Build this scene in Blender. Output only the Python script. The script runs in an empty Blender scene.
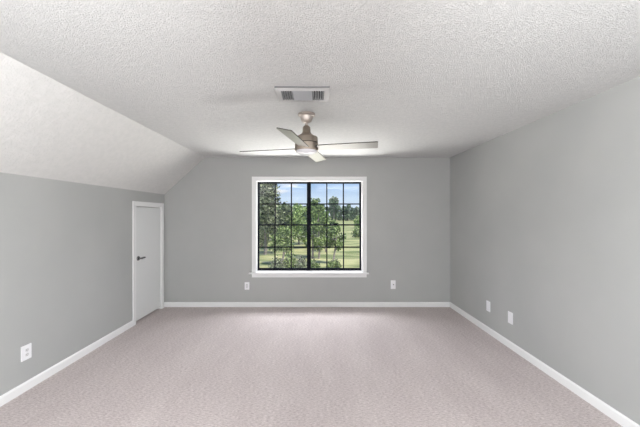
import bpy, bmesh, math, random
from mathutils import Vector, Matrix, noise
R = math.radians
SC = bpy.context.scene
COL = SC.collection

# ---------------------------------------------------------------- camera
F = 306.0                      # focal length in pixels of a 640 px wide frame
cam_data = bpy.data.cameras.new('camera')
cam_data.sensor_width = 36.0
cam_data.lens = F / 640 * 36.0
cam_data.shift_x = 3.5 / 640
cam_data.shift_y = 1.5 / 640
cam_data.clip_start = 0.05
cam_data.clip_end = 1500
cam = bpy.data.objects.new('camera', cam_data)
COL.objects.link(cam)
cam.location = (0, 0, 1.5)
cam.rotation_euler = (R(90), 0, 0)
SC.camera = cam

SC.view_settings.view_transform = 'Standard'
SC.view_settings.look = 'None'
SC.view_settings.gamma = 1.0
SC.view_settings.use_curve_mapping = False
SC.view_settings.exposure = 0.0

# ---------------------------------------------------------------- world: blue summer sky with thin cloud
W = bpy.data.worlds.new('sky')
SC.world = W
W.use_nodes = True
nt = W.node_tree
nt.nodes.clear()
wo = nt.nodes.new('ShaderNodeOutputWorld')
bg = nt.nodes.new('ShaderNodeBackground')
tc = nt.nodes.new('ShaderNodeTexCoord')
sep = nt.nodes.new('ShaderNodeSeparateXYZ')
ramp = nt.nodes.new('ShaderNodeValToRGB')
e = ramp.color_ramp.elements
e[0].position = 0.0; e[0].color = (0.80, 0.88, 0.97, 1)
e[1].position = 0.5; e[1].color = (0.16, 0.34, 0.80, 1)
x = ramp.color_ramp.elements.new(0.05); x.color = (0.62, 0.78, 0.97, 1)
x = ramp.color_ramp.elements.new(0.12); x.color = (0.36, 0.57, 0.92, 1)
mp = nt.nodes.new('ShaderNodeMapping'); mp.inputs['Scale'].default_value = (3.0, 3.0, 14.0)
mp.inputs['Location'].default_value = (0.35, 0.0, 0.2)
nz = nt.nodes.new('ShaderNodeTexNoise'); nz.inputs['Scale'].default_value = 2.2; nz.inputs['Detail'].default_value = 6
cr = nt.nodes.new('ShaderNodeValToRGB')
cr.color_ramp.elements[0].position = 0.58; cr.color_ramp.elements[0].color = (0, 0, 0, 1)
cr.color_ramp.elements[1].position = 0.72; cr.color_ramp.elements[1].color = (1, 1, 1, 1)
mx = nt.nodes.new('ShaderNodeMixRGB'); mx.inputs[2].default_value = (0.92, 0.94, 1.0, 1)
L = nt.links.new
L(tc.outputs['Generated'], sep.inputs[0]); L(sep.outputs['Z'], ramp.inputs[0])
L(tc.outputs['Generated'], mp.inputs[0]); L(mp.outputs[0], nz.inputs['Vector'])
L(nz.outputs['Fac'], cr.inputs[0]); L(cr.outputs[0], mx.inputs[0]); L(ramp.outputs[0], mx.inputs[1])
L(mx.outputs[0], bg.inputs[0]); bg.inputs[1].default_value = 0.95
L(bg.outputs[0], wo.inputs[0])

# ---------------------------------------------------------------- sun, daylight stand-ins and fill lamps
def lamp(name, kind, loc, energy, color=(1, 1, 1), look=None, size=None):
    d = bpy.data.lights.new(name, kind); d.energy = energy; d.color = color
    if kind == 'AREA':
        d.shape = 'RECTANGLE'; d.size, d.size_y = size
    o = bpy.data.objects.new(name, d); COL.objects.link(o); o.location = loc
    v = Vector(look) - Vector(loc)
    o.rotation_euler = v.to_track_quat('-Z', 'Y').to_euler()
    return o
sun = lamp('sun', 'SUN', (0, 0, 30), 5.0, (1.0, 0.95, 0.86), look=(-15, 13, 0))
sun.data.angle = R(1.0)
P_SKY, P_BOUNCE, P_CEIL_FILL, P_SIDE = 240, 370, 165, 112
# added lamps outside the front window, standing in for sky light and yard bounce
lamp('sky_fill_lamp', 'AREA', (-0.12, 6.1, 2.95), P_SKY, (0.95, 0.97, 1.0), look=(-0.12, 4.9, 1.35), size=(2.6, 1.2))
lamp('yard_fill_lamp', 'AREA', (-0.12, 6.1, -0.35), P_BOUNCE, (1.0, 0.99, 0.96), look=(-0.12, 4.9, 1.3), size=(2.6, 1.2))
# added fill lamp behind the camera, aimed at the ceiling to brighten the room
lamp('ceiling_fill_lamp', 'AREA', (0.0, -0.7, 1.70), P_CEIL_FILL, (1.0, 0.99, 0.97), look=(0.0, -0.7, 2.44), size=(2.6, 1.3))

# two added fill lamps just behind the camera, brightening the side walls
for sx in (-1, 1):
    lamp('side_fill_lamp', 'AREA', (0.06 * sx, -0.2, 1.4), P_SIDE * (1.08 if sx < 0 else 0.95), (0.97, 0.99, 1.0), look=(2.0 * sx, -0.2, 1.0), size=(1.0, 0.8))

# ---------------------------------------------------------------- materials
def mat(name, color, rough=0.6, metal=0.0, spec=0.5):
    m = bpy.data.materials.new(name); m.use_nodes = True
    b = m.node_tree.nodes['Principled BSDF']
    b.inputs['Base Color'].default_value = (*color, 1)
    b.inputs['Roughness'].default_value = rough
    b.inputs['Metallic'].default_value = metal
    b.inputs['Specular IOR Level'].default_value = spec
    return m
def noisy(m, c1, c2, scale, detail=4, lo=0.35, hi=0.65, stretch=(1, 1, 1), bump=0, bscale=None, bdist=0.01, bstretch=None, brough=0.6, broken=None):
    t = m.node_tree; b = t.nodes['Principled BSDF']; k = t.links.new
    co = t.nodes.new('ShaderNodeTexCoord')
    mapn = t.nodes.new('ShaderNodeMapping'); mapn.inputs['Scale'].default_value = stretch
    n = t.nodes.new('ShaderNodeTexNoise'); n.inputs['Scale'].default_value = scale; n.inputs['Detail'].default_value = detail
    r = t.nodes.new('ShaderNodeValToRGB')
    r.color_ramp.elements[0].position = lo; r.color_ramp.elements[0].color = (*c1, 1)
    r.color_ramp.elements[1].position = hi; r.color_ramp.elements[1].color = (*c2, 1)
    k(co.outputs['Object'], mapn.inputs[0]); k(mapn.outputs[0], n.inputs['Vector'])
    k(n.outputs['Fac'], r.inputs[0]); k(r.outputs[0], b.inputs['Base Color'])
    if bump:
        m2 = t.nodes.new('ShaderNodeMapping'); m2.inputs['Scale'].default_value = bstretch or stretch
        n2 = t.nodes.new('ShaderNodeTexNoise'); n2.inputs['Scale'].default_value = bscale or scale; n2.inputs['Detail'].default_value = 3
        n2.inputs['Roughness'].default_value = brough
        k(co.outputs['Object'], m2.inputs[0]); k(m2.outputs[0], n2.inputs['Vector'])
        h = n2.outputs['Fac']
        if broken:
            rr = t.nodes.new('ShaderNodeValToRGB')
            rr.color_ramp.elements[0].position = broken[0]; rr.color_ramp.elements[1].position = broken[1]
            k(h, rr.inputs[0]); h = rr.outputs[0]
        bp = t.nodes.new('ShaderNodeBump'); bp.inputs['Strength'].default_value = bump; bp.inputs['Distance'].default_value = bdist
        k(h, bp.inputs['Height']); k(bp.outputs[0], b.inputs['Normal'])
    return r
WALL = (0.40, 0.405, 0.395)
m_wall = mat('grey_wall_paint', WALL, 0.5, spec=0.35)
noisy(m_wall, (0.398, 0.404, 0.398), (0.425, 0.430, 0.422), 1.3, 3, bump=0.10, bscale=60, bdist=0.004)
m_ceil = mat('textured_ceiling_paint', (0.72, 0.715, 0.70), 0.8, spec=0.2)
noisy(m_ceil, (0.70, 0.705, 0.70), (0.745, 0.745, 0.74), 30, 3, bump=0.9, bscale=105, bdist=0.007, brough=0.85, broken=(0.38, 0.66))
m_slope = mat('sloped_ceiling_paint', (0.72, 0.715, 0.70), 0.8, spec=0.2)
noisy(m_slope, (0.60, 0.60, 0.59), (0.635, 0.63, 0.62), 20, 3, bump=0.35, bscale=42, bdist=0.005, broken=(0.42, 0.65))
m_white = mat('white_trim_paint', (0.80, 0.80, 0.80), 0.35)
m_door = mat('white_door_paint', (0.72, 0.73, 0.73), 0.4)
m_black = mat('black_window_frame', (0.004, 0.005, 0.010), 0.5, spec=0.12)
m_plate = mat('white_plastic', (0.82, 0.82, 0.84), 0.35)
m_slot = mat('dark_slot', (0.03, 0.03, 0.03), 0.6)
m_recep = mat('white_receptacle_plastic', (0.66, 0.66, 0.67), 0.4)
m_nickel = mat('brushed_nickel', (0.36, 0.31, 0.26), 0.36, 1.0)
m_canopy = mat('satin_nickel_canopy', (0.62, 0.56, 0.52), 0.46, 1.0)
m_band = mat('dark_bronze_band', (0.10, 0.085, 0.07), 0.35, 0.8)
m_blade = mat('silver_blade', (0.36, 0.35, 0.33), 0.38, 0.6)
m_bladeedge = mat('dark_blade_edge', (0.09, 0.085, 0.08), 0.5)
m_lens = mat('frosted_glass_lens', (0.78, 0.78, 0.82), 0.25)
m_chrome = mat('dark_chrome', (0.28, 0.28, 0.29), 0.22, 1.0)
m_vent = mat('vent_grey_enamel', (0.36, 0.37, 0.385), 0.45)
m_vent_frame = mat('vent_white_enamel', (0.50, 0.50, 0.50), 0.5)
m_lip_shade = mat('vent_lip_shade', (0.20, 0.20, 0.205), 0.5)  # dark grey that paints in the shade on the near lip
m_duct = mat('dark_duct', (0.02, 0.02, 0.02), 0.8)
m_bark = mat('bark', (0.17, 0.14, 0.12), 0.9); noisy(m_bark, (0.18, 0.15, 0.13), (0.36, 0.32, 0.28), 6)

m_carpet = mat('beige_pink_carpet', (0.48, 0.43, 0.43), 0.95, spec=0.1)
def carpet():
    t = m_carpet.node_tree; b = t.nodes['Principled BSDF']; k = t.links.new
    co = t.nodes.new('ShaderNodeTexCoord')
    def N(scale, st, detail=3, rough=0.6):
        mm = t.nodes.new('ShaderNodeMapping'); mm.inputs['Scale'].default_value = st
        n = t.nodes.new('ShaderNodeTexNoise'); n.inputs['Scale'].default_value = scale
        n.inputs['Detail'].default_value = detail; n.inputs['Roughness'].default_value = rough
        k(co.outputs['Object'], mm.inputs[0]); k(mm.outputs[0], n.inputs['Vector']); return n.outputs['Fac']
    pile = N(38, (1.0, 3.0, 1), 5, 0.8)
    streak = N(2.2, (1.5, 0.45, 1), 3)
    r = t.nodes.new('ShaderNodeValToRGB'); k(pile, r.inputs[0])
    r.color_ramp.elements[0].position = 0.32; r.color_ramp.elements[0].color = (0.335, 0.285, 0.275, 1)
    r.color_ramp.elements[1].position = 0.64; r.color_ramp.elements[1].color = (0.71, 0.645, 0.635, 1)
    r2 = t.nodes.new('ShaderNodeValToRGB'); k(streak, r2.inputs[0])
    r2.color_ramp.elements[0].position = 0.35; r2.color_ramp.elements[0].color = (0.95, 0.94, 0.945, 1)
    r2.color_ramp.elements[1].position = 0.65; r2.color_ramp.elements[1].color = (1.04, 1.04, 1.04, 1)
    mu = t.nodes.new('ShaderNodeMixRGB'); mu.blend_type = 'MULTIPLY'; mu.inputs[0].default_value = 1
    k(r.outputs[0], mu.inputs[1]); k(r2.outputs[0], mu.inputs[2]); k(mu.outputs[0], b.inputs['Base Color'])
    bp = t.nodes.new('ShaderNodeBump'); bp.inputs['Strength'].default_value = 0.7; bp.inputs['Distance'].default_value = 0.012
    k(pile, bp.inputs['Height']); k(bp.outputs[0], b.inputs['Normal'])
carpet()

m_glass = bpy.data.materials.new('window_glass'); m_glass.use_nodes = True
t = m_glass.node_tree; t.nodes.clear()
o_ = t.nodes.new('ShaderNodeOutputMaterial'); mi = t.nodes.new('ShaderNodeMixShader'); mi.inputs[0].default_value = 0.025
tr = t.nodes.new('ShaderNodeBsdfTransparent'); gl = t.nodes.new('ShaderNodeBsdfGlossy'); gl.inputs['Roughness'].default_value = 0.02
t.links.new(tr.outputs[0], mi.inputs[1]); t.links.new(gl.outputs[0], mi.inputs[2]); t.links.new(mi.outputs[0], o_.inputs[0])

def leafmat(name, c1, c2, c3):
    m = mat(name, c2, 0.6, spec=0.25); t = m.node_tree; b = t.nodes['Principled BSDF']
    g = t.nodes.new('ShaderNodeNewGeometry'); r = t.nodes.new('ShaderNodeValToRGB')
    r.color_ramp.elements[0].position = 0; r.color_ramp.elements[0].color = (*c1, 1)
    r.color_ramp.elements[1].position = 1; r.color_ramp.elements[1].color = (*c3, 1)
    q = r.color_ramp.elements.new(0.5); q.color = (*c2, 1)
    t.links.new(g.outputs['Random Per Island'], r.inputs[0]); t.links.new(r.outputs[0], b.inputs['Base Color'])
    return m
m_leaf = leafmat('green_leaves', (0.04, 0.07, 0.025), (0.16, 0.25, 0.07), (0.50, 0.60, 0.24))
m_leaf_bright = leafmat('bright_green_leaves', (0.11, 0.19, 0.05), (0.28, 0.41, 0.12), (0.55, 0.66, 0.28))
m_leaf_grey = leafmat('grey_green_leaves', (0.03, 0.045, 0.03), (0.15, 0.19, 0.10), (0.48, 0.53, 0.32))
m_leaf_far = leafmat('distant_leaves', (0.07, 0.11, 0.07), (0.14, 0.20, 0.12), (0.28, 0.36, 0.22))
m_grass = mat('meadow_grass', (0.33, 0.39, 0.15), 0.9, spec=0.1)
noisy(m_grass, (0.15, 0.20, 0.07), (0.47, 0.46, 0.22), 0.35, 10, 0.38, 0.60, stretch=(0.5, 1, 1), bump=0.5, bscale=3, bdist=0.2)

# ---------------------------------------------------------------- helpers
def link(o): COL.objects.link(o); return o
def tag(o, label=None, cat=None, group=None, kind=None):
    if label: o['label'] = label
    if cat: o['category'] = cat
    if group: o['group'] = group
    if kind: o['kind'] = kind
    return o
def empty(name, loc=(0, 0, 0), rz=0):
    o = bpy.data.objects.new(name, None); o.location = loc; o.rotation_euler = (0, 0, rz); o.empty_display_size = 0.1
    return link(o)
def build(name, bm, m, parent=None, smooth=False, loc=None, bevel=0):
    me = bpy.data.meshes.new(name)
    if bevel:
        bmesh.ops.bevel(bm, geom=[ed for ed in bm.edges if len(ed.link_faces) == 2 and ed.calc_face_angle(0) > 0.6],
                        offset=bevel, segments=2, affect='EDGES', profile=0.5)
    bmesh.ops.recalc_face_normals(bm, faces=bm.faces)
    bm.to_mesh(me); bm.free()
    me.materials.append(m)
    if smooth:
        for p in me.polygons: p.use_smooth = True
        me.set_sharp_from_angle(angle=R(38))
    o = bpy.data.objects.new(name, me)
    if parent: o.parent = parent
    if loc: o.location = loc
    return link(o)
def BM(): return bmesh.new()
def box(bm, x0, x1, y0, y1, z0, z1, M=None):
    v = [bm.verts.new(p) for p in ((x0, y0, z0), (x1, y0, z0), (x1, y1, z0), (x0, y1, z0), (x0, y0, z1), (x1, y0, z1), (x1, y1, z1), (x0, y1, z1))]
    if M is not None:
        for q in v: q.co = M @ q.co
    for f in ((0, 3, 2, 1), (4, 5, 6, 7), (0, 1, 5, 4), (1, 2, 6, 5), (2, 3, 7, 6), (3, 0, 4, 7)):
        bm.faces.new([v[i] for i in f])
def lathe(bm, prof, n=40, c=(0, 0)):
    rings = []
    for r, z in prof:
        if r < 1e-6: rings.append([bm.verts.new((c[0], c[1], z))])
        else: rings.append([bm.verts.new((c[0] + r * math.cos(2 * math.pi * i / n), c[1] + r * math.sin(2 * math.pi * i / n), z)) for i in range(n)])
    for a, b in zip(rings, rings[1:]):
        for i in range(n):
            j = (i + 1) % n
            if len(a) == 1: bm.faces.new((a[0], b[i], b[j]))
            elif len(b) == 1: bm.faces.new((a[i], a[j], b[0]))
            else: bm.faces.new((a[i], a[j], b[j], b[i]))
    for ring in (rings[0], rings[-1]):
        if len(ring) > 1: bm.faces.new(ring)
def prism(bm, poly, axis_pts):
    """polygon poly (list of 3D Vectors) extruded by the vector axis_pts"""
    a = [bm.verts.new(p) for p in poly]; b = [bm.verts.new(Vector(p) + Vector(axis_pts)) for p in poly]
    bm.faces.new(a); bm.faces.new(b[::-1])
    for i in range(len(a)):
        j = (i + 1) % len(a); bm.faces.new((a[i], b[i], b[j], a[j]))
def tube(bm, pts, radii, n=8):
    prev = None
    for i, p in enumerate(pts):
        p = Vector(p)
        d = (Vector(pts[min(i + 1, len(pts) - 1)]) - Vector(pts[max(i - 1, 0)])).normalized()
        u = d.orthogonal().normalized() if prev is None else (prev_u - d * prev_u.dot(d)).normalized()
        prev_u = u; w = d.cross(u)
        ring = [bm.verts.new(p + (u * math.cos(2 * math.pi * k / n) + w * math.sin(2 * math.pi * k / n)) * radii[i]) for k in range(n)]
        if prev:
            for k in range(n): bm.faces.new((prev[k], prev[(k + 1) % n], ring[(k + 1) % n], ring[k]))
        else: bm.faces.new(ring[::-1])
        prev = ring
    bm.faces.new(prev)

# ---------------------------------------------------------------- room shell
XL, XR, YB, YR, H = -2.485, 2.185, 5.0, -2.1, 2.44
XS, ZK = -1.825, 1.835          # where the slope meets the flat ceiling; knee wall height
TW = 0.16
def struct(name, bm, m, **k): return tag(build(name, bm, m, **k), kind='structure')
b = BM(); box(b, XL - TW, XR + TW, YR - TW, YB + TW, -0.25, 0); struct('floor', b, m_carpet)
b = BM(); box(b, XS, XR + TW, YR - TW, YB + TW, H, H + 0.2); struct('ceiling', b, m_ceil)
b = BM()
dx, dz = XL - XS, ZK - H
n_ = Vector((dz, 0, -dx)).normalized() * 0.16
ex = Vector((XL, 0, ZK)) + Vector((dx, 0, dz)) * 0.25
prism(b, [Vector((XS, YR - TW, H)), Vector((ex.x, YR - TW, ex.z)), Vector((ex.x - 0.0, YR - TW, ex.z + 0.22)), Vector((XS, YR - TW, H + 0.2))], (0, YB - YR + 2 * TW, 0))
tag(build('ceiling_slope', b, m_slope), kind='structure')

# front wall with the window opening
WX0, WX1, WZ0, WZ1 = -0.987, 0.752, 0.563, 2.059
b = BM()
box(b, XL - TW, WX0, YB, YB + TW, 0, H + 0.0); box(b, WX1, XR + TW, YB, YB + TW, 0, H)
box(b, WX0, WX1, YB, YB + TW, 0, WZ0); box(b, WX0, WX1, YB, YB + TW, WZ1, H)
struct('wall_back', b, m_wall)
b = BM(); box(b, XR, XR + TW, YR, YB, 0, H); struct('wall_right', b, m_wall)
# knee wall with the low door opening
DY0, DY1, DZ = 4.187, 4.895, 1.632
b = BM()
box(b, XL - TW, XL, YR, DY0, 0, ZK); box(b, XL - TW, XL, DY1, YB, 0, ZK); box(b, XL - TW, XL, DY0, DY1, DZ, ZK)
box(b, XL - TW - 0.03, XL - TW, DY0 - 0.1, YB, 0, ZK)
struct('wall_left', b, m_wall)
# wall behind the camera, with an added wide window for fill light
RX0, RX1, RZ0, RZ1 = -1.65, 1.65, 0.66, 2.16
b = BM()
box(b, XL - TW, RX0, YR - TW, YR, 0, H); box(b, RX1, XR + TW, YR - TW, YR, 0, H)
box(b, RX0, RX1, YR - TW, YR, 0, RZ0); box(b, RX0, RX1, YR - TW, YR, RZ1, H)
struct('wall_rear', b, m_wall)

# baseboards
BH, BT = 0.078, 0.014
def base(name, p0, p1, inward):
    b = BM(); p0 = Vector(p0); p1 = Vector(p1); n = Vector(inward)
    prof = [(0, 0), (BT, 0), (BT, BH - 0.012), (BT * 0.45, BH), (0, BH)]
    prism(b, [p0 + n * q + Vector((0, 0, z)) for q, z in prof], p1 - p0)
    struct(name, b, m_white)
base('baseboard_back', (XL, YB, 0), (XR, YB, 0), (0, -1, 0))
base('baseboard_right', (XR, YR, 0), (XR, YB - BT, 0), (-1, 0, 0))
base('baseboard_left', (XL, YR, 0), (XL, DY0 - 0.058, 0), (1, 0, 0))
base('baseboard_rear', (XL + BT, YR, 0), (XR - BT, YR, 0), (0, 1, 0))

# ---------------------------------------------------------------- window_1 : two double-hung units in one cased opening
win = tag(empty('window_1', (0, YB, 0)), 'wide white cased window of two black double-hung units', kind='structure')
CW = 0.066
b = BM()
def casing(b, x0, x1, z0, z1, w, y1, th=0.018, bottom=False):
    box(b, x0 - w, x0, y1 - th, y1, z0, z1 + w); box(b, x1, x1 + w, y1 - th, y1, z0, z1 + w); box(b, x0, x1, y1 - th, y1, z1, z1 + w)
    if bottom: box(b, x0 - w, x1 + w, y1 - th, y1, z0 - w, z0)
casing(b, WX0, WX1, WZ0, WZ1, CW, 0)
build('window_casing', b, m_white, win)
b = BM(); box(b, WX0 - CW - 0.045, WX1 + CW + 0.03, -0.05, 0.0, WZ0 - 0.022, WZ0); box(b, WX0, WX1, 0, 0.09, WZ0 - 0.022, WZ0 + 0.002)
build('window_stool', b, m_white, win)
b = BM(); box(b, WX0 - CW, WX1 + CW, -0.016, 0, WZ0 - 0.022 - 0.058, WZ0 - 0.022); build('window_apron', b, m_white, win)
JT = 0.008
b = BM()
box(b, WX0, WX0 + JT, 0, TW, WZ0, WZ1); box(b, WX1 - JT, WX1, 0, TW, WZ0, WZ1)
box(b, WX0, WX1, 0, TW, WZ1 - JT, WZ1); box(b, WX0, WX1, 0.06, TW, WZ0, WZ0 + 0.016)
build('window_jamb', b, m_white, win)
FY0, FY1 = 0.085, 0.15
gx0, gx1, gz0, gz1 = WX0 + JT, WX1 - JT, WZ0 + 0.016, WZ1 - JT
xm = (308.9 - 316.5) / F * (YB + 0.11)
b = BM()
fw = 0.016
box(b, gx0, gx0 + fw, FY0, FY1, gz0, gz1); box(b, gx1 - fw, gx1, FY0, FY1, gz0, gz1)
box(b, gx0, gx1, FY0, FY1, gz1 - fw, gz1); box(b, gx0, gx1, FY0 - 0.012, FY1, gz0, gz0 + 0.02)
box(b, xm - 0.022, xm + 0.022, FY0 - 0.01, FY1, gz0, gz1)
build('window_frame', b, m_black, win)
zm = 1.5 - (225.2 - 215) / F * (YB + 0.11)
for (a0, a1) in ((gx0 + fw, xm - 0.022), (xm + 0.022, gx1 - fw)):
    for up in (0, 1):
        y0 = FY0 + (0.032 if up else 0.004); y1 = y0 + 0.024
        z0, z1 = (zm - 0.004, gz1 - fw) if up else (gz0 + 0.02, zm + 0.014)
        s = 0.011
        b = BM()
        box(b, a0, a0 + s, y0, y1, z0, z1); box(b, a1 - s, a1, y0, y1, z0, z1)
        box(b, a0 + s, a1 - s, y0, y1, z0, z0 + (0.02 if up else 0.018)); box(b, a0 + s, a1 - s, y0, y1, z1 - (s if up else 0.02), z1)
        zc = (z0 + z1) / 2 + (0.004 if up else -0.006)
        box(b, a0 + s, a1 - s, y0 + 0.004, y1 - 0.004, zc - 0.0095, zc + 0.0095)
        for q in (1, 2):
            xc = a0 + (a1 - a0) * q / 3
            box(b, xc - 0.0095, xc + 0.0095, y0 + 0.004, y1 - 0.004, z0 + 0.018, z1 - s)
        so = build('sash', b, m_black, win)
        b = BM(); box(b, a0 + s / 2, a1 - s / 2, y0 + 0.010, y0 + 0.014, z0 + 0.008, z1 - 0.006)
        build('pane', b, m_glass, so)
        if not up:
            b = BM(); xc = (a0 + a1) / 2
            box(b, xc - 0.03, xc + 0.03, y0 + 0.002, y0 + 0.02, z1, z1 + 0.010); box(b, xc - 0.008, xc + 0.022, y0 - 0.006, y0 + 0.018, z1 + 0.010, z1 + 0.022)
            build('sash_lock', b, m_black, so)

# added unseen window behind the camera, letting in sky light
w2 = tag(empty('fill_window', (0, YR, 0)), 'wide white window added behind the camera for fill light', kind='structure')
b = BM(); box(b, RX0 - CW, RX0, 0, 0.018, RZ0 - CW, RZ1 + CW); box(b, RX1, RX1 + CW, 0, 0.018, RZ0 - CW, RZ1 + CW)
box(b, RX0, RX1, 0, 0.018, RZ1, RZ1 + CW); box(b, RX0, RX1, 0, 0.018, RZ0 - CW, RZ0)
build('window_casing', b, m_white, w2)
b = BM()
for xx in (RX0, -0.575, 0.525, RX1 - 0.05): box(b, xx, xx + 0.05, -0.13, -0.09, RZ0, RZ1)
box(b, RX0, RX1, -0.13, -0.09, RZ0, RZ0 + 0.05); box(b, RX0, RX1, -0.13, -0.09, RZ1 - 0.05, RZ1)
build('window_frame', b, m_white, w2)
b = BM(); box(b, RX0, RX1, -0.112, -0.108, RZ0, RZ1); build('pane', b, m_glass, w2)

# ---------------------------------------------------------------- door_1 : low door in the knee wall
door = tag(empty('door_1', (XL, 0, 0)), 'low white flush door in the left knee wall', kind='structure')
b = BM(); cw = 0.056
box(b, 0, 0.016, DY0 - cw, DY0, 0, DZ + cw); box(b, 0, 0.016, DY1, DY1 + cw, 0, DZ + cw); box(b, 0, 0.016, DY0, DY1, DZ, DZ + cw)
build('door_casing', b, m_white, door, bevel=0.003)
b = BM()
box(b, -TW, 0, DY0, DY0 + 0.012, 0, DZ); box(b, -TW, 0, DY1 - 0.012, DY1, 0, DZ); box(b, -TW, 0, DY0 + 0.012, DY1 - 0.012, DZ - 0.012, DZ)
build('door_jamb', b, m_white, door)
b = BM(); box(b, -0.042, -0.006, DY0 + 0.015, DY1 - 0.015, 0.032, DZ - 0.020); build('door_panel', b, m_door, door, bevel=0.002)
b = BM()
hy = DY0 + 0.085
prof = [(0.0, -0.002), (0.033, -0.002), (0.033, 0.004), (0.028, 0.012), (0.012, 0.014), (0.011, 0.045), (0, 0.045)]
lathe(b, prof, 28)
Mx = Matrix.Translation((-0.006, hy, 0.895)) @ Matrix.Rotation(R(90), 4, 'Y')
bmesh.ops.transform(b, matrix=Mx, verts=b.verts)
tube(b, [(0.036, hy - 0.008, 0.895), (0.042, hy + 0.02, 0.896), (0.043, hy + 0.065, 0.899), (0.038, hy + 0.10, 0.896)], [0.012, 0.013, 0.012, 0.010], 12)
tag(build('door_handle', b, m_chrome, door, smooth=True), 'dark chrome lever handle')
for z in (0.25, 1.42):
    b = BM(); lathe(b, [(0.006, z - 0.045), (0.006, z + 0.045)], 12, c=(0.000, DY1 - 0.012)); build('hinge', b, m_chrome if z < 0 else m_white, door)

# ---------------------------------------------------------------- wall plates
def plate(name, loc, normal, label, style, cat, w=0.074, h=0.12, th=0.007, group=None):
    """local frame: x across the wall, -y out of the wall, z up"""
    t = empty(name, loc); n = Vector(normal)
    t.rotation_euler = (0, 0, math.atan2(n.x, -n.y))
    tag(t, label, cat, group)
    b = BM(); box(b, -w / 2, w / 2, -th, 0, -h / 2, h / 2)
    build('cover_plate', b, m_plate, t, bevel=0.002)
    if style == 'duplex':
        for s in (-1, 1):
            b = BM(); lathe(b, [(0.0165, 0), (0.0165, 0.003)], 24)
            for v in b.verts: v.co.y = max(-0.0125, min(0.0125, v.co.y))
            bmesh.ops.transform(b, matrix=Matrix.Translation((0, -th + 0.0005, s * 0.0195)) @ Matrix.Rotation(R(90), 4, 'X'), verts=b.verts)
            rc = build('receptacle', b, m_recep, t)
            for sx in (-0.0065, 0.0065):
                b = BM(); box(b, sx - 0.001, sx + 0.001, -th - 0.0032, -th - 0.0020, s * 0.0195 - 0.002, s * 0.0195 + 0.007)
                build('slot', b, m_slot, rc)
            b = BM(); box(b, -0.002, 0.002, -th - 0.0032, -th - 0.0020, s * 0.0195 - 0.010, s * 0.0195 - 0.006)
            build('slot', b, m_slot, rc)
        b = BM(); box(b, -0.003, 0.003, -th - 0.0015, -th, -0.003, 0.003); build('screw', b, m_recep, t)
    elif style == 'blank':
        for s in (-1, 1):
            b = BM(); box(b, -0.003, 0.003, -th - 0.0015, -th, s * 0.042 - 0.003, s * 0.042 + 0.003); build('screw', b, m_recep, t)
    elif style == 'decor':
        b = BM(); box(b, -0.017, 0.017, -th - 0.003, -th, -0.034, 0.034); rc = build('receptacle', b, m_recep, t, bevel=0.001)
        for s in (-1, 1):
            for sx in (-0.0065, 0.0065):
                b = BM(); box(b, sx - 0.001, sx + 0.001, -th - 0.0037, -th - 0.0028, s * 0.019 - 0.002, s * 0.019 + 0.007)
                build('slot', b, m_slot, rc)
    elif style == 'jack':
        b = BM(); lathe(b, [(0.0085, 0), (0.0085, 0.004), (0.005, 0.004), (0.005, 0.012), (0, 0.012)], 20)
        bmesh.ops.transform(b, matrix=Matrix.Translation((0.006, -th, 0.002)) @ Matrix.Rotation(R(90), 4, 'X'), verts=b.verts)
        tag(build('cable_jack', b, m_chrome, t, smooth=True), 'dark metal cable jack')
    return t
plate('wall_outlet', (XL, 2.615, 0.327), (1, 0, 0), 'white duplex outlet alone on the left knee wall above the baseboard', 'duplex', 'outlet', th=0.010, w=0.086, h=0.124)
plate('wall_outlet', (-1.135, YB, 0.342), (0, -1, 0), 'white outlet on the back wall below the left end of the window', 'decor', 'outlet', w=0.076, h=0.12)
plate('cable_jack_plate', (1.252, YB, 0.363), (0, -1, 0), 'white wall plate with dark jack on the back wall, right of the window', 'jack', 'wall plate', w=0.078, h=0.14)
plate('wall_plate', (XR, 3.885, 0.342), (-1, 0, 0), 'white plate on the right wall, the one closer to the back corner', 'blank', 'wall plate', w=0.078, h=0.128)
plate('wall_plate', (XR, 3.443, 0.343), (-1, 0, 0), 'white plate on the right wall, the one farther from the back corner', 'blank', 'wall plate', w=0.078, h=0.128)

# ---------------------------------------------------------------- ceiling register
VX, VY = -0.105, 2.375
vent = tag(empty('ceiling_vent', (VX, VY, H)), 'grey white metal air register set in the textured ceiling', 'vent')
vw, vd, iw, idp = 0.405, 0.27, 0.325, 0.19
b = BM()
# stamped flange: outer edge against the ceiling, stepping down to the face
def ringloft(b, loops):
    rs = []
    for hx, hy_, z in loops: rs.append([b.verts.new(p) for p in ((-hx, -hy_, z), (hx, -hy_, z), (hx, hy_, z), (-hx, hy_, z))])
    for a, c in zip(rs, rs[1:]):
        for i in range(4): b.faces.new((a[i], a[(i + 1) % 4], c[(i + 1) % 4], c[i]))
ringloft(b, [(vw / 2, vd / 2, 0), (vw / 2, vd / 2, -0.009), (iw / 2 + 0.012, idp / 2 + 0.012, -0.012), (iw / 2, idp / 2, -0.016), (iw / 2, idp / 2, -0.001)])
build('vent_frame', b, m_vent_frame, vent)
b = BM(); box(b, -vw / 2, vw / 2, -vd / 2 - 0.006, -vd / 2, -0.011, 0); tag(build('lip_shade_strip', b, m_lip_shade, vent), 'grey strip painted as the shaded near side of the lip')  # added strip, its dark colour stands for shade on the near lip
b = BM(); box(b, -iw / 2, iw / 2, -idp / 2, idp / 2, -0.002, -0.0005); build('duct_opening', b, m_duct, vent)
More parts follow.
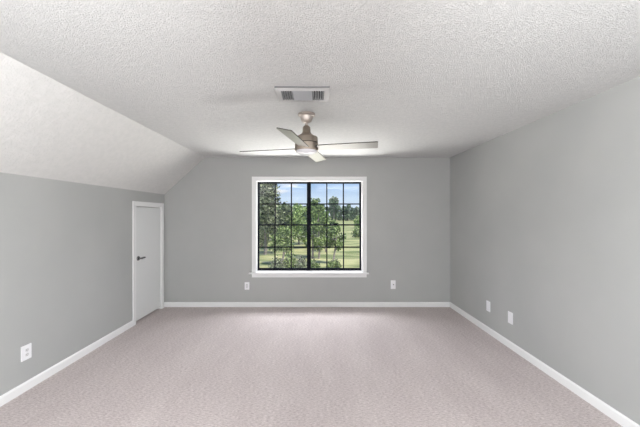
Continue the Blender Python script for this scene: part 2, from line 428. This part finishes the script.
def slat(cx, cy, along, length, tilt, w=0.017):
    b = BM(); box(b, -length / 2, length / 2, -w / 2, w / 2, -0.0008, 0.0008)
    M = Matrix.Translation((cx, cy, -0.012)) @ (Matrix.Rotation(R(90), 4, 'Z') if along == 'Y' else Matrix()) @ Matrix.Rotation(tilt, 4, 'X')
    bmesh.ops.transform(b, matrix=M, verts=b.verts)
    return build('louver', b, m_vent, vent)
for k in range(5):
    for s in (-1, 1): slat(s * (0.082 + 0.018 * k), 0, 'Y', idp - 0.01, s * R(52))
for k in range(10): slat(0, -idp / 2 + 0.014 + k * 0.018, 'X', 0.145, R(-24), 0.0205)
for s in (-1, 1):
    b = BM(); box(b, s * 0.0735 - 0.0015, s * 0.0735 + 0.0015, -idp / 2, idp / 2, -0.019, -0.002)
    build('divider', b, m_vent, vent)

# ---------------------------------------------------------------- ceiling fan
FX, FYY, FZ = -0.093, 2.85, 2.126
fan = tag(empty('ceiling_fan', (FX, FYY, H)), 'brushed nickel four-bladed ceiling fan hanging in front of the window', 'ceiling fan')
z = lambda a: a - H
b = BM(); lathe(b, [(0.079, z(2.44)), (0.080, z(2.428)), (0.074, z(2.421)), (0.060, z(2.417)), (0.056, z(2.395)), (0.046, z(2.372)), (0.030, z(2.360)), (0.016, z(2.357))], 48)
build('canopy', b, m_canopy, fan, smooth=True)
b = BM(); lathe(b, [(0.0125, z(2.362)), (0.0125, z(2.30))], 24); build('downrod', b, m_canopy, fan, smooth=True)
b = BM(); lathe(b, [(0.014, z(2.334)), (0.022, z(2.330)), (0.034, z(2.318)), (0.037, z(2.300)), (0.038, z(2.272)), (0.046, z(2.258)), (0.072, z(2.238)), (0.098, z(2.226)), (0.105, z(2.218)), (0.107, z(2.173)), (0.100, z(2.173))], 64)
build('motor_housing', b, m_nickel, fan, smooth=True)
b = BM(); lathe(b, [(0.102, z(2.173)), (0.102, z(2.164))], 64); tag(build('seam_ring', b, m_band, fan, smooth=True), 'dark ring between the two halves of the housing')
b = BM(); lathe(b, [(0.100, z(2.164)), (0.108, z(2.164)), (0.109, z(2.106)), (0.105, z(2.096)), (0.098, z(2.096))], 64); build('light_housing', b, m_nickel, fan, smooth=True)
b = BM(); lathe(b, [(0.099, z(2.098)), (0.095, z(2.084)), (0.078, z(2.073)), (0.045, z(2.066)), (0, z(2.064))], 64); tag(build('light_lens', b, m_lens, fan, smooth=True), 'frosted white light lens')
def blade():
    b = BM(); pts = []
    # outline: root at x=.10, tip at x=.665
    ol = [(0.095, -0.050), (0.16, -0.057), (0.30, -0.059), (0.50, -0.060), (0.645, -0.062), (0.655, -0.055), (0.651, 0.052), (0.640, 0.058), (0.45, 0.056), (0.28, 0.055), (0.16, 0.054), (0.095, 0.048)]
    prism(b, [Vector((x_, y_, -0.004)) for x_, y_ in ol], (0, 0, 0.008))
    bmesh.ops.transform(b, matrix=Matrix.Rotation(R(-13), 4, 'X'), verts=b.verts)
    return b
for k in range(4):
    o = build('blade', blade(), m_blade, fan)
    o.data.materials.append(m_bladeedge)
    for p in o.data.polygons:
        if len(p.vertices) == 4: p.material_index = 1
    o.location = (0, 0, z(2.121)); o.rotation_euler = (0, 0, R(-12.6 + 90 * k))

# ---------------------------------------------------------------- outdoors
GZ = -2.9
random.seed(4)
b = BM()
NX, NY = 60, 60
vs = {}
for j in range(NY + 1):
    yy = 6.5 + (j / NY) ** 2.2 * 420
    for i in range(NX + 1):
        xx = (i / NX - 0.5) * 2 * (25 + yy * 0.95)
        vs[i, j] = b.verts.new((xx, yy, GZ + 0.22 * noise.noise(Vector((xx * 0.07, yy * 0.07, 0)))))
for j in range(NY):
    for i in range(NX): b.faces.new((vs[i, j], vs[i + 1, j], vs[i + 1, j + 1], vs[i, j + 1]))
tag(build('ground', b, m_grass, smooth=True), kind='structure')
def PX(px, Y): return (px - 316.5) * Y / F
def PZ(py, Y): return 1.5 - (py - 215.0) * Y / F

def foliage_bm(blobs, n, leaf, rnd):
    """blobs: (cx,cy,cz,rx,rz). Leaf sprays: small folded blades spread through each blob, denser at the outside."""
    b = BM(); tot = sum(q[3] * q[3] * q[4] for q in blobs)
    for (cx, cy, cz, rx, rz_) in blobs:
        for _ in range(int(n * rx * rx * rz_ / tot) + 4):
            d = Vector((rnd.gauss(0, 1), rnd.gauss(0, 1), rnd.gauss(0, 1))).normalized()
            rr = (0.35 + 0.75 * rnd.random() ** 0.7) * (0.85 + 0.6 * noise.noise(d * 2.3 + Vector((cx, cy, cz))))
            p = Vector((cx + d.x * rx * rr, cy + d.y * rx * rr, cz + d.z * rz_ * rr))
            a = Vector((rnd.gauss(0, 1), rnd.gauss(0, 1), rnd.gauss(0, 1))).normalized()
            c = a.orthogonal().normalized(); c.rotate(Matrix.Rotation(rnd.random() * 6.28, 3, a))
            L_ = leaf * (0.6 + 0.9 * rnd.random()); u = a * L_; w = c * L_ * 0.45; up = a.cross(c) * L_ * 0.2
            v0 = b.verts.new(p - u * 0.5); v1 = b.verts.new(p + w + up); v2 = b.verts.new(p + u * 0.6); v3 = b.verts.new(p - w + up)
            b.faces.new((v0, v1, v2)); b.faces.new((v0, v2, v3))
    return b
def tree(name, px, Y, pytop, pybot, wpx, n, leaf, m, label, cat='tree', group=None, trunks=1, seed=0, lean=0.0, nb=7, tr=0.10, dx_t=(0,)):
    rnd = random.Random(seed); x = PX(px, Y); t = empty(name, (x, Y, GZ)); tag(t, label, cat, group)
    ztop, zbot = PZ(pytop, Y) - GZ, PZ(pybot, Y) - GZ; rw = wpx / 2 * Y / F
    blobs = []
    for i in range(nb):
        f = (i + 0.5) / nb; ang = i * 2.4 + rnd.random(); prof = math.sin(math.pi * min(0.94, 0.22 + 0.74 * f)) ** 0.5
        r = rw * (0.30 + 0.28 * rnd.random()) * (7.0 / nb) ** 0.25 * 1.1; rv = min(r, (ztop - zbot) * 0.26)
        off = max(0, rw * prof - r * 0.8) * (0.5 + 0.8 * rnd.random())
        blobs.append((math.cos(ang) * off, math.sin(ang) * off, zbot + rv * 0.7 + (ztop - zbot - 1.7 * rv) * f, r, rv))
    build('foliage', foliage_bm(blobs, n, leaf, rnd), m, t)
    b = BM(); top = zbot + (ztop - zbot) * 0.75
    for k in range(trunks):
        ox = dx_t[k % len(dx_t)] * Y / F; ln = lean + (k - (trunks - 1) / 2) * 0.04
        pts, rad = [], []
        for i in range(7):
            f = i / 6; pts.append((ox + ln * top * f + 0.08 * math.sin(f * 5 + k + seed) * (f > 0), 0.05 * math.cos(f * 4 + k), -0.25 + (top + 0.25) * f)); rad.append(tr * (1 - 0.75 * f))
        tube(b, pts, rad, 8)
        for i in range(4):
            q = blobs[(i * 2 + k) % len(blobs)]; s = Vector(pts[2 + i % 4])
            if q[2] > s.z * 0.8: tube(b, [s, (s + Vector(q[:3])) / 2 + Vector((0, 0, 0.1)), Vector(q[:3])], [tr * 0.45, tr * 0.3, tr * 0.12], 6)
    build('trunk', b, m_bark, t, smooth=True)
    return t
def bush(px, Y, pytop, wpx, n, leaf, m, label, seed, group=None, name='shrub'):
    rnd = random.Random(seed); t = empty(name, (PX(px, Y), Y, GZ)); tag(t, label, 'shrub', group)
    h = PZ(pytop, Y) - GZ; rw = wpx / 2 * Y / F; blobs = []
    for i in range(5):
        a = i * 2.4 + seed; k = 0 if i == 0 else rw * 0.45
        hh = h * (1 if i == 0 else 0.6 + 0.25 * rnd.random()); blobs.append((math.cos(a) * k, math.sin(a) * k, hh * 0.5, rw * 0.62, hh * 0.55))
    build('foliage', foliage_bm(blobs, n, leaf, rnd), m, t)
    b = BM()
    for i in range(5):
        q = blobs[i]; tube(b, [(0.05 * math.cos(i), 0.05 * math.sin(i), -0.1), (q[0] * 0.5, q[1] * 0.5, q[2] * 0.6), (q[0], q[1], q[2] * 1.3)], [0.03, 0.022, 0.01], 6)
    build('stem', b, m_bark, t, smooth=True)
    return t
# foreground trees and shrubs of the yard
tree('tree', 265, 34, 172, 236, 48, 5200, 0.24, m_leaf_grey, 'tall grey-green tree filling the top left window panes', seed=1, nb=14, tr=0.20)
tree('tree', 284, 39, 200, 244, 30, 2600, 0.26, m_leaf, 'mid green tree behind the tall grey-green tree', seed=2, tr=0.14, nb=10)
tree('tree', 299, 46, 201, 243, 28, 2800, 0.28, m_leaf_bright, 'bright green rounded tree just left of the black window mullion', seed=3, tr=0.14, nb=10)
tree('tree', 268, 52, 204, 240, 34, 2600, 0.30, m_leaf_bright, 'bright green tree behind the tall tree at the left window edge', seed=13, tr=0.14, nb=10)
tree('tree', 314, 40, 203, 245, 26, 2400, 0.26, m_leaf_bright, 'bright green tree behind the two-trunked tree', seed=33, tr=0.12, nb=10)
tree('tree', 283, 26.8, 224, 253, 25, 2300, 0.15, m_leaf, 'small green tree with one trunk rising over the low shrubs', seed=5, tr=0.10, nb=13)
tree('tree', 315, 31, 196, 252, 25, 3700, 0.16, m_leaf, 'tree with two pale slender trunks just right of the black mullion', seed=6, trunks=2, dx_t=(-2.5, 3.5), tr=0.12, nb=16)
tree('tree', 334, 27.4, 219, 250, 21, 2700, 0.16, m_leaf, 'leaning small tree right of the two-trunked tree', seed=17, lean=0.05, tr=0.11, nb=13)
tree('tree', 326, 36, 209, 240, 12, 1100, 0.22, m_leaf_bright, 'slim bright green tree between the two-trunked tree and the leaning tree', seed=41, tr=0.08, nb=8)
bush(277, 23.2, 257, 19, 800, 0.13, m_leaf_grey, 'low dark shrub left of the small green tree trunk', 1)
bush(290, 24.2, 251, 15, 900, 0.13, m_leaf, 'taller green shrub right of the small green tree trunk', 2)
bush(301, 23.3, 256, 14, 800, 0.13, m_leaf_grey, 'low dark shrub touching the black mullion on its left', 3)
bush(314, 24.6, 260, 14, 650, 0.13, m_leaf, 'low green shrub at the foot of the two-trunked tree', 4)
bush(334, 24.6, 259, 15, 700, 0.13, m_leaf, 'low green shrub at the foot of the leaning tree', 5)
bush(262, 43, 224, 18, 1100, 0.22, m_leaf_grey, 'dark shaded shrub at the left window edge in the meadow', 6)
bush(358, 60, 225, 12, 700, 0.30, m_leaf, 'dark green round shrub alone in the meadow at the right window edge', 7)
bush(359, 100, 212, 12, 700, 0.45, m_leaf_bright, 'bright green far shrub beside the right window edge', 8)
tree('tree', 334, 120, 196, 214, 14, 1600, 0.6, m_leaf_far, 'distant round-topped tree standing above the far tree line', seed=9, tr=0.3)
# the far tree line: one tree copied
protos = []
rnd = random.Random(8)
pxs = [250 + i * 4.1 for i in range(30)]
for i, px in enumerate(pxs):
    Y = (228, 243, 258)[i % 3] + rnd.random() * 3; s = 0.85 + 0.3 * rnd.random()
    if i < 3:
        t = tree('distant_tree', px, Y, 204.5, 221, 8, 900, 0.95, m_leaf_far, 'grey-green tree in the far tree line beyond the meadow', group='far tree line', seed=20 + i, nb=6, tr=0.3)
        protos.append((t, list(t.children)))
    else:
        src, kids = protos[i % 3]; t = src.copy(); COL.objects.link(t)
        for c in kids:
            q = c.copy(); q.parent = t; COL.objects.link(q)
        t.location = (PX(px, Y), Y, GZ); t.rotation_euler = (0, 0, rnd.random() * 6.28); t.scale = (s * 1.15, s * 1.15, s)
